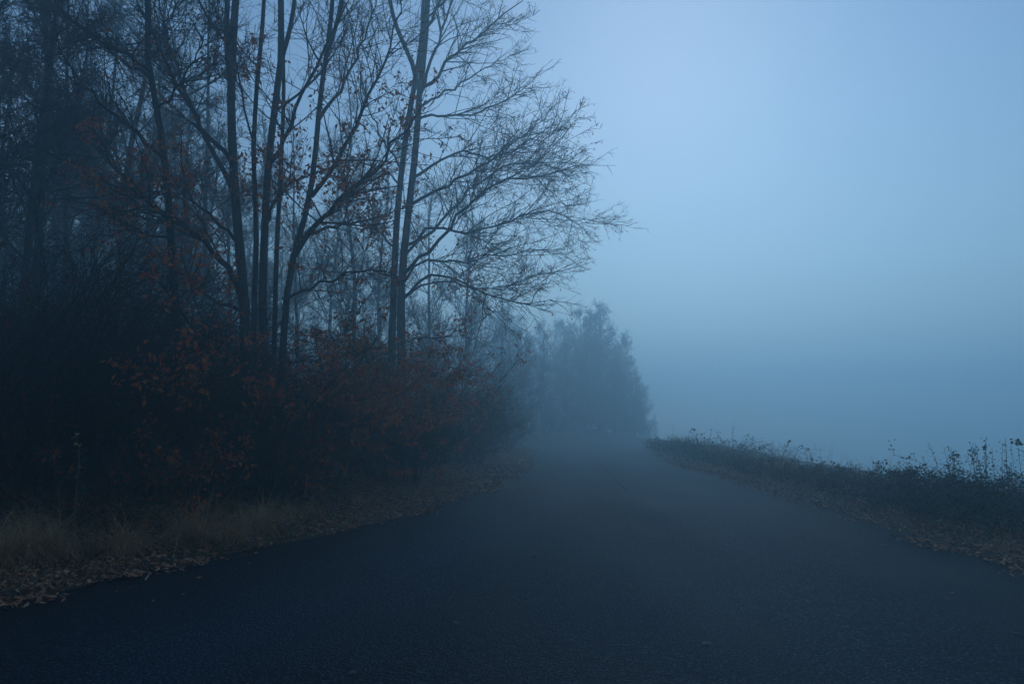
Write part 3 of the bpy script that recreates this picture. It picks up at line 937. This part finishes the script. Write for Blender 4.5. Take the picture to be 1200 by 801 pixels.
make_bush('copper_sapling', 335, 12.6, .75, 4.1, 210, 'young beech sapling holding orange-copper leaves before the big beech stems', cat='sapling', leaves=1500, lsize=.095, lmat=COPPER, stems=9, n2=330, n3=900, leaf_lo=1.2, spread=.6, up=0.05)
make_bush('red_shrub', 128, 9.2, .55, 0.95, 211, 'low shrub with dull crimson leaves at the back of the tall grass', cat='shrub', leaves=900, lsize=.075, lmat=DARK_RED, stems=10, n2=200, n3=500)
make_bush('red_shrub', 232, 10.4, .5, 1.7, 212, 'slender shrub with reddish leaves in layers against the dark thicket', cat='shrub', leaves=550, lsize=.085, lmat=COPPER, stems=6, n2=130, n3=300)
make_bush('yellow_shrub', 4, 9.7, .5, 2.65, 213, 'shrub with a spray of yellow-green leaves at the photo edge in the dark thicket', cat='shrub', leaves=260, lsize=.07, lmat=YELLOW_GREEN, stems=5, n2=90, n3=250, leaf_lo=2.0)

# ------------------------------------------------------------------ brambles and weeds on the open side
def make_bramble(px, d, rad, h, seed, label, group, canes=34, leaves=2600, lsize=.065, sprigs=8):
    rg = np.random.default_rng(seed)
    x = WX(px, d); z = ground_at(x, d) - 0.04
    root = empty('bramble_clump', (x, d, z), label, 'bramble', group)
    o = np.array([x, d, z])
    a = rg.uniform(0, 2 * math.pi, canes)
    rr = rad * 0.85 * np.sqrt(rg.uniform(0, 1, canes))
    S = o + np.stack([np.cos(a) * rr, np.sin(a) * rr, np.zeros(canes)], 1)
    a2 = rg.uniform(0, 2 * math.pi, canes)
    D = nrm(np.stack([np.cos(a2) * .45, np.sin(a2) * .45, np.ones(canes)], 1))
    L = h * rg.uniform(0.9, 1.75, canes)
    bias = np.stack([np.cos(a2) * .13, np.sin(a2) * .13, np.full(canes, -.13)], 1)
    P0 = walk(S, D, L, 7, 0.07, 0, rg, bias)
    R0 = taper(rg.uniform(.003, .006, canes), 7, .4)
    g = Geo(o); g.tubes(P0, R0, 4)
    Ss, Ds, Ls, rs = spawn(P0, R0, canes * 8, rg, .1, 1, (50, 15), .35, .1, .6, .0022, 0, 1, .1, .4)
    P1 = walk(Ss, Ds, Ls, 4, .14, .0, rg); g.tubes(P1, taper(rs, 4, .5), 3)
    g.build('cane_mass', CANE, root, kind='stuff')
    for k in range(sprigs):                        # upright leafy shoots standing out above the mass
        aa = rg.uniform(0, 2 * math.pi); q = rad * math.sqrt(rg.uniform(0, 1))
        s0 = o + np.array([math.cos(aa) * q, math.sin(aa) * q, 0])
        Pk = walk(s0[None], nrm(np.array([[rg.normal(0, .14), rg.normal(0, .14), 1]])), np.array([h * rg.uniform(1.05, 1.55)]), 9, .06, -.01, rg)
        g = Geo(o); g.tubes(Pk, taper(np.array([.0055]), 9, .5), 4)
        sp = g.build('shoot', CANE, root)
        g = Geo(o)
        n = int(rg.integers(8, 24))
        top = Pk[:, 3:]
        g.leaves(on_twigs(top, n, rg, .028), lsize * rg.uniform(.7, 1.1), rg, .1, 1.9)
        g.build('foliage', BRAMBLE, sp, kind='stuff')
    g = Geo(o)
    g.leaves(on_twigs(np.concatenate([P1, resample(P0, 4)]), leaves, rg, .03), lsize, rg, .3, 1.6)
    g.build('foliage', BRAMBLE, root, kind='stuff')
    return root

BR = 'bramble clumps along the open edge of the road'
brs = [
    (1242, 9.6, .9, 0.90, 'dark leafy bramble clump at the right edge of the photo', 9),
    (1175, 10.6, .85, 0.98, 'dark leafy bramble clump with the tallest upright shoots, behind the white pebble', 9),
    (1218, 11.6, .9, 0.99, 'bramble clump behind the one at the right edge of the photo', 7),
    (1115, 11.6, .8, 0.83, 'bramble clump whose small rounded shoots stand over the white pebble', 7),
    (1140, 12.8, .9, 0.95, 'bramble clump set back behind the tallest upright shoots', 7),
    (1065, 13.2, .8, 0.52, 'bramble clump beside the flat-topped dry weed', 6),
    (1014, 14.8, .8, 0.50, 'grey-brown bramble clump beside the leaning dry stalk', 5),
    (971, 17.0, .8, 0.46, 'low bramble clump between leaning stalk and arching-stemmed weed', 4),
    (921, 19.8, .9, 0.44, 'low bramble clump at the foot of the arching-stemmed weed', 3),
    (862, 25.0, 1.2, 0.60, 'hazy brown bramble mound beyond the arching-stemmed weed', 3),
    (822, 29.5, 1.3, 1.00, 'hazy brown bramble mound with a weed standing out of its top', 4),
    (793, 34.5, 1.2, 0.75, 'faint bramble mound farthest along, where the road edge turns', 3),
    (842, 27.2, 1.2, 0.85, 'hazy bramble mound set between the two hazy brown mounds', 3),
    (886, 22.3, 1.0, 0.46, 'low bramble clump just beyond the arching-stemmed weed', 2),
    (948, 18.2, .9, 0.44, 'low sparse bramble clump on the near side of the arching-stemmed weed', 3),
    (780, 38.5, 1.2, 0.70, 'faintest bramble clump right at the turn of the road edge', 2),
    (872, 31.0, 1.8, 1.40, 'faint reddish mound in the fog behind the hazy brambles', 0),
]
for i, (px, d, rad, h, lab, ns) in enumerate(brs):
    make_bramble(px, d, rad, h, 300 + i, lab, BR, sprigs=ns, leaves=3000 if d < 20 else 1800, lsize=.043 if d < 20 else .055, canes=64)

def weed(name, px, d, label, cat, stalks, leafmat, seed, leaf_n=14, lsize=.06, head=None, mat=None):
    """stalks: lists of traced (px, py) points; each stalk a part, with its leaves as a sub-part."""
    rg = np.random.default_rng(seed)
    x = WX(px, d); z = ground_at(x, d) - .03
    o = np.array([x, d, z])
    root = empty(name, tuple(o), label, cat)
    for pts, r in stalks:
        Q = np.array([W(a, b, d + rg.normal(0, .05) * (k > 0)) for k, (a, b) in enumerate(pts)])
        Q[0] = o + np.array([rg.normal(0, .03), rg.normal(0, .03), 0])
        P = spline(Q, 14)
        g = Geo(o); g.tubes(P[None], taper(np.array([r]), 14, .4), 5)
        st = g.build('stalk', mat or CANE, root)
        if leaf_n:
            g = Geo(o)
            n = leaf_n
            c = P[rg.integers(5, 14, n)] + rg.normal(size=(n, 3)) * .02
            tipc = np.repeat(P[-1][None], max(3, n // 3), 0) + rg.normal(size=(max(3, n // 3), 3)) * .02
            g.leaves(np.concatenate([c, tipc]), lsize, rg, .3, 1.7)
            g.build('foliage', leafmat, st, kind='stuff')
        if head == 'umbel':
            g = Geo(o)
            for k in range(9):
                e = P[-1] + np.array([rg.normal(0, .05), rg.normal(0, .05), .03 + rg.normal(0, .008)])
                g.tubes(np.stack([P[-1], (P[-1] + e) / 2 + [0, 0, .004], e])[None], np.full((1, 3), .002), 3)
                g.leaves(np.repeat(e[None], 6, 0) + rg.normal(size=(6, 3)) * .006, .018, rg, -.3, 1.4)
            g.build('seed_head', CANE, st, kind='stuff')
    return root

weed('arching_weed', 916, 19.5, 'tall weed with thin stems arching over like hoops and a few leaves at their tips', 'weed', [
    ([(916, 570), (915, 548), (919, 530), (926, 515)], .013), ([(917, 570), (920, 545), (928, 528), (938, 522)], .010),
    ([(918, 570), (926, 545), (936, 527), (946, 526), (952, 538)], .009), ([(914, 570), (908, 545), (904, 528), (897, 524)], .010),
    ([(913, 570), (905, 548), (896, 527), (889, 525), (884, 537)], .010), ([(914, 570), (904, 545), (893, 535)], .005)], BRAMBLE, 401, 7, .075)
weed('leaning_stalk', 966, 16.6, 'thick dry stalk leaning toward the camera side with a dark seed clump on top', 'weed', [([(966, 575), (970, 560), (974, 548), (977, 541)], .016)], CANE, 402, 8, .05)
weed('umbel_weed', 1030, 13.6, 'flat-topped dry weed standing between two bramble clumps', 'weed', [([(1031, 590), (1031, 568), (1030, 550), (1028, 544)], .006), ([(1032, 590), (1035, 566), (1042, 552)], .005)], CANE, 403, 6, .05, 'umbel')
weed('upright_weed', 1155, 10.9, 'tallest straight leafy weed shoot rising above the brambles near the photo edge', 'weed', [([(1155, 610), (1155, 570), (1156, 545), (1155, 523)], .007), ([(1152, 610), (1147, 570), (1144, 540), (1143, 526)], .005)], BRAMBLE, 404, 22, .055)
weed('upright_weed', 1117, 11.2, 'bushy-topped leafy weed shoot above the brambles, beside the tallest straight shoot', 'weed', [([(1117, 610), (1116, 575), (1116, 550), (1119, 531)], .006), ([(1117, 610), (1122, 570), (1124, 548), (1122, 534)], .005), ([(1116, 610), (1113, 575), (1113, 552), (1114, 536)], .005)], BRAMBLE, 405, 20, .055)
weed('hazy_weed', 806, 29.0, 'hazy weed with a dark tip standing on the far bramble mound', 'weed', [([(806, 545), (806, 520), (808, 506), (812, 503)], .012), ([(808, 545), (814, 515), (822, 508)], .010)], BRAMBLE, 406, 8, .13)
weed('dry_stalk', 92, 8.3, 'single tall pale dry stalk bending over above the grass verge', 'weed', [([(88, 610), (90, 570), (93, 540), (92, 522), (88, 511)], .005)], DRY_GRASS, 407, 8, .05, mat=PALE_STALK)
# a sapling standing just outside the frame on the open side, one green twig reaching in
rgs = np.random.default_rng(61)
sx = WX(1290, 9.0); sz = ground_at(sx, 9.0) - .05
sap = empty('green_sapling', (sx, 9.0, sz), 'green leafy twig reaching in at the right edge of the photo above the brambles', 'sapling')
so = np.array([sx, 9.0, sz])
sp_, sr_ = stem_part(sap, 'stem', [so, so + [0, 0, .6], so + [.05, 0, 1.2], so + [.02, .05, 1.9]], .016, .005, K=12, sides=6, mat=CANE)
g = Geo(so)
tw = [spline(np.array([so + [0.03, 0, .95], W(1240, 528, 9.0), W(1208, 522, 9.0), W(1190, 518, 9.05)]), 10),
      spline(np.array([so + [0.04, 0, 1.2], W(1255, 490, 9.2), W(1222, 478, 9.3)]), 10)]
tw = np.stack(tw + list(walk(np.repeat(so[None] + [0, 0, 1.1], 7, 0), nrm(rgs.normal(size=(7, 3)) * [1, 1, .3] + [1.0, 0, .5]), np.full(7, .6), 10, .08, 0, rgs)))
g.tubes(tw, taper(np.full(len(tw), .006), 10, .4), 4); g.build('twig_mass', CANE, sap, kind='stuff')
g = Geo(so); g.leaves(on_twigs(tw, 150, rgs, .02), .06, rgs, .3, 1.7); g.leaves(np.repeat(W(1191, 517, 9.05)[None], 9, 0) + rgs.normal(size=(9, 3)) * .022, .06, rgs, .2, 1.7)
g.build('foliage', GREEN, sap, kind='stuff')

# ------------------------------------------------------------------ grass and fallen leaves
def scatter(n, edge, s_lo, s_hi, y_lo, y_hi, rg, sign, ypow=1.5, spow=1.0):
    """Points in a band beside a road edge."""
    yy = y_lo + (y_hi - y_lo) * rg.uniform(0, 1, n) ** ypow
    s = s_lo + (s_hi - s_lo) * rg.uniform(0, 1, n) ** spow
    x = np.interp(yy, edge[:, 1], edge[:, 0])
    tx = np.gradient(edge[:, 0]); ty = np.gradient(edge[:, 1])
    dx = np.interp(yy, edge[:, 1], tx / np.hypot(tx, ty)); dy = np.interp(yy, edge[:, 1], ty / np.hypot(tx, ty))
    return np.stack([x - sign * dy * s, yy + sign * dx * s], 1)

def lift(Q, dz=0.0):
    z, s, left = ground_z(Q[:, 0], Q[:, 1])
    return np.c_[Q, np.maximum(z, np.where(s < -.1, .014, 0.0)) + dz]

rl = np.random.default_rng(81)
eL, eR = LE[LE[:, 1] < 46], RE[RE[:, 1] < 44]
def litter(g, C, size, rg):
    """Leaves lying nearly flat, curled a little."""
    N = len(C)
    a = rg.uniform(0, 2 * math.pi, N)
    tilt = rg.normal(0, .35, (N, 2))
    d = nrm(np.stack([np.cos(a), np.sin(a), tilt[:, 0]], 1))
    u = nrm(np.stack([-np.sin(a), np.cos(a), tilt[:, 1]], 1))
    s = (size * rg.uniform(.55, 1.3, N))[:, None]; w = s * rg.uniform(.4, .62, N)[:, None]
    up = np.array([0, 0, 1.0]); cu = rg.uniform(.05, .4, N)[:, None] * w
    C = C + up * (rg.uniform(.004, .03, N))[:, None]
    v = np.stack([C - d * s / 2 + up * cu * .5, C + u * w / 2 + up * cu - d * s * .05, C + d * s / 2 + up * cu * .8, C - u * w / 2 + up * cu - d * s * .05, C], 1)
    i = np.arange(N)[:, None] * 5
    tr = np.concatenate([np.concatenate([i + a_, i + b_, i + 4], 1) for a_, b_ in ((0, 3), (3, 2), (2, 1), (1, 0))])
    g.add(v, None, tr)

g = Geo()
litter(g, lift(scatter(31000, eL, -.03, 3.0, 3.5, 26, rl, 1, 1.5, 1.0)), .06, rl)
litter(g, lift(scatter(9000, eL, .0, 3.5, 18, 44, rl, 1, 1.2)), .10, rl)
c = scatter(5000, eL, -.42, .05, 4, 34, rl, 1, 1.3, .6)
litter(g, lift(c[vnoise(c[:, 0], c[:, 1], .55, 31) > .15]), .06, rl)
litter(g, lift(scatter(90, eL, -1.6, -.3, 4, 30, rl, 1, 1.2, .5)), .05, rl)
g.build('leaf_litter', LITTER, smooth=False, kind='stuff', label='russet fallen leaves covering the verge below the copper bushes')
g = Geo()
litter(g, lift(scatter(17000, eR, -.04, 1.5, 3.5, 28, rl, -1, 1.5, .9)), .06, rl)
litter(g, lift(scatter(4000, eR, .0, 2.0, 20, 43, rl, -1, 1.2)), .10, rl)
c = scatter(4000, eR, -.4, .05, 4, 34, rl, -1, 1.3, .6)
litter(g, lift(c[vnoise(c[:, 0], c[:, 1], .55, 32) > .15]), .055, rl)
g.build('leaf_litter', LITTER, smooth=False, kind='stuff', label='russet fallen leaves on the strip before the brambles')

g = Geo()
c = scatter(9000, eL, .25, 2.6, 4, 24, rl, 1, 1.6)
k = vnoise(c[:, 0], c[:, 1], .7, 21) > -.25
g.blades(lift(c[k]), .2, .006, rl, 1.3, .9)
c = scatter(6500, eR, .2, 1.9, 4, 30, rl, -1, 1.6)
k = vnoise(c[:, 0], c[:, 1], .6, 22) > -.1
g.blades(lift(c[k]), .2, .006, rl, .8, .7)
g.build('verge_grass', SHORT_GRASS, kind='stuff', label='short olive grass growing through the fallen leaves on both verges')
g = Geo()
c = scatter(10000, eL, .95, 2.9, 4, 14, rl, 1, 1.1)
k = vnoise(c[:, 0], c[:, 1], .8, 23) > -.1
g.blades(lift(c[k]), .42, .007, rl, 1.4, 1.3)
g.build('long_grass', DRY_GRASS, kind='stuff', label='long pale dry grass along the back of the forest verge')

c = scatter(3600, eR, .9, 2.6, 6, 30, rl, -1, 1.2)
g = Geo()
g.blades(lift(c), .45, .006, rl, .6, .7)
c = scatter(1500, eR, .8, 2.0, 15, 44, rl, -1, 1.0)
c = c[vnoise(c[:, 0], c[:, 1], 1.1, 41) > -.1]
g.blades(lift(c), .85, .011, rl, .35, .35)
g.build('bank_grass', SHORT_GRASS, kind='stuff', label='thin dry grass stems growing among the brambles on the open bank')

TUFT = 'pale grass tufts on the forest verge'
tufts = [(60, 8.2, .85, 'big arching pale grass tuft at the foot of the tall dry stalk'), (8, 7.9, .8, 'arching grass tuft at the photo edge, forest side'),
         (150, 8.7, .7, 'grass tuft in front of the crimson shrub'), (228, 9.4, .95, 'brightest upright pale grass tuft on the forest verge'),
         (305, 10.3, .75, 'pale grass tuft where grass gives way to fallen leaves'), (272, 9.6, .6, 'small grass tuft beside the brightest upright one')]
for i, (px, d, L, lab) in enumerate(tufts):
    r_ = np.random.default_rng(500 + i)
    x = WX(px, d); z = ground_at(x, d) - .02
    root = None
    g = Geo((x, d, z))
    n = 420
    a = r_.uniform(0, 2 * math.pi, n); q = .2 * np.sqrt(r_.uniform(0, 1, n))
    g.blades(np.stack([x + np.cos(a) * q, d + np.sin(a) * q, np.full(n, z)], 1), L, .0075, r_, .75, 1.35, (.25, -.3))
    o = g.build('grass_tuft', DRY_GRASS, label=lab, cat='grass tuft', group=TUFT)
    o.location = (x, d, z)

# single leaves and bits lying on the asphalt
def leaf_mesh(seed, size):
    r_ = np.random.default_rng(seed)
    K = 7
    t = np.linspace(0, 1, K)
    w = np.sin(np.pi * t ** .85) * size * .3
    curl = size * .22 * (t - .5) ** 2 * 4 * r_.uniform(.4, 1)
    mid = np.c_[(t - .5) * size, np.zeros(K), curl + .004]
    L = np.c_[(t - .5) * size, w, curl + .004 + w * r_.uniform(.15, .5)]
    R = np.c_[(t - .5) * size, -w, curl + .004 + w * r_.uniform(.15, .5)]
    v = np.concatenate([L, mid, R]); i = np.arange(K - 1)
    q = np.concatenate([np.stack([i + a * K, i + a * K + K, i + a * K + K + 1, i + a * K + 1], 1) for a in (0, 1)])
    return new_mesh('fallen_leaf', v, [q], True)

LEAF_RED = plain('dead_leaf_red', (0.16, 0.06, 0.035), .7)
LEAF_PALE = plain('dead_leaf_pale', (0.16, 0.13, 0.10), .8)
LEAF_BROWN = plain('dead_leaf_brown', (0.05, 0.03, 0.02), .7)
leaf_spots = [
    (828, 755, LEAF_PALE, .085, 'pale fallen leaf on the asphalt nearest the middle of the bottom edge'),
    (1190, 740, LEAF_PALE, .08, 'pale fallen leaf on the asphalt near the bottom right corner'),
    (1036, 639, LEAF_PALE, .10, 'long pale fallen leaf on the road near the right verge'),
    (1010, 637, LEAF_PALE, .07, 'small pale fallen leaf just beside the long pale one near the right verge'),
    (1052, 645, LEAF_BROWN, .08, 'dark fallen leaf on the road just below the long pale one'),
    (1073, 644, LEAF_BROWN, .07, 'dark fallen leaf on the road closest to the right verge'),
    (920, 632, LEAF_PALE, .07, 'lone pale fallen leaf in the middle of the right lane'),
    (625, 653, LEAF_RED, .09, 'reddish fallen leaf on the asphalt of the left lane'),
    (1116, 693, LEAF_PALE, .06, 'small pale leaf on the road below the right verge curve'),
    (1110, 699, LEAF_RED, .055, 'small reddish leaf touching distance below the small pale leaf'),
    (535, 731, LEAF_PALE, .07, 'pale fallen leaf on the dark asphalt toward the bottom left'),
    (414, 792, LEAF_PALE, .06, 'pale speck of leaf at the bottom edge on dark asphalt'),
    (860, 636, LEAF_BROWN, .06, 'dark small leaf near the centre of the road'),
]
for i, (px, py, m, size, lab) in enumerate(leaf_spots):
    p0 = W(px, py, 1.0); dirv = p0 - np.array([0, 0, EYE])
    tt = -(EYE - .02) / dirv[2]
    x, y = dirv[0] * tt, dirv[1] * tt
    o = obj('fallen_leaf', leaf_mesh(600 + i, size), m, label=lab, cat='leaf', group='fallen leaves on the asphalt')
    o.location = (x, y, road_z(x, y) + .004)
    o.rotation_euler = (0, 0, rng.uniform(0, 6.28))

def pebble(px, py, size, lab):
    r_ = np.random.default_rng(9)
    p0 = W(px, py, 1.0); dirv = p0 - np.array([0, 0, EYE]); tt = -(EYE - .08) / dirv[2]
    x, y = dirv[0] * tt, dirv[1] * tt
    z = ground_at(x, y)
    th = np.linspace(0, math.pi, 8); ph = np.linspace(0, 2 * math.pi, 12, endpoint=False)
    T, Ph = np.meshgrid(th, ph, indexing='ij')
    rad = size * (1 + .15 * np.sin(3 * Ph + 1) * np.sin(T) + .1 * np.cos(2 * T + Ph))
    v = np.stack([rad * np.sin(T) * np.cos(Ph), rad * .8 * np.sin(T) * np.sin(Ph), rad * .62 * np.cos(T)], -1)
    i = np.arange(96).reshape(8, 12); A, B = i[:-1], i[1:]
    q = np.stack([A, B, np.roll(B, -1, 1), np.roll(A, -1, 1)], -1).reshape(-1, 4)
    o = obj('pebble', new_mesh('pebble', v, [q], True), plain('white_stone', (.75, .74, .7), .6), label=lab, cat='pebble')
    o.location = (x, y, z + size * .45)
pebble(1101, 612, .04, 'small white pebble lying in the leaves on the right verge')

# ------------------------------------------------------------------ haze
hx, hy0, hy1, hz0, hz1 = 330.0, -330.0, 330.0, -76.0, 21.5
hv = [(sx_, sy_, sz_) for sx_ in (-hx, hx) for sy_ in (hy0, hy1) for sz_ in (hz0, hz1)]
hf = np.array([(0, 1, 3, 2), (4, 6, 7, 5), (0, 4, 5, 1), (2, 3, 7, 6), (0, 2, 6, 4), (1, 5, 7, 3)])
hm = bpy.data.materials.new('haze')
hm.use_nodes = True
hm.node_tree.nodes.clear()
pv = hm.node_tree.nodes.new('ShaderNodeVolumePrincipled')
pv.inputs['Color'].default_value = (0.74, 0.935, 1.0, 1)
pv.inputs['Density'].default_value = HAZE_DENSITY
pv.inputs['Anisotropy'].default_value = HAZE_G
ho = hm.node_tree.nodes.new('ShaderNodeOutputMaterial')
hm.node_tree.links.new(pv.outputs['Volume'], ho.inputs['Volume'])
obj('haze', new_mesh('haze', np.array(hv), [hf]), hm, kind='stuff', label='dense blue morning fog filling the whole place')
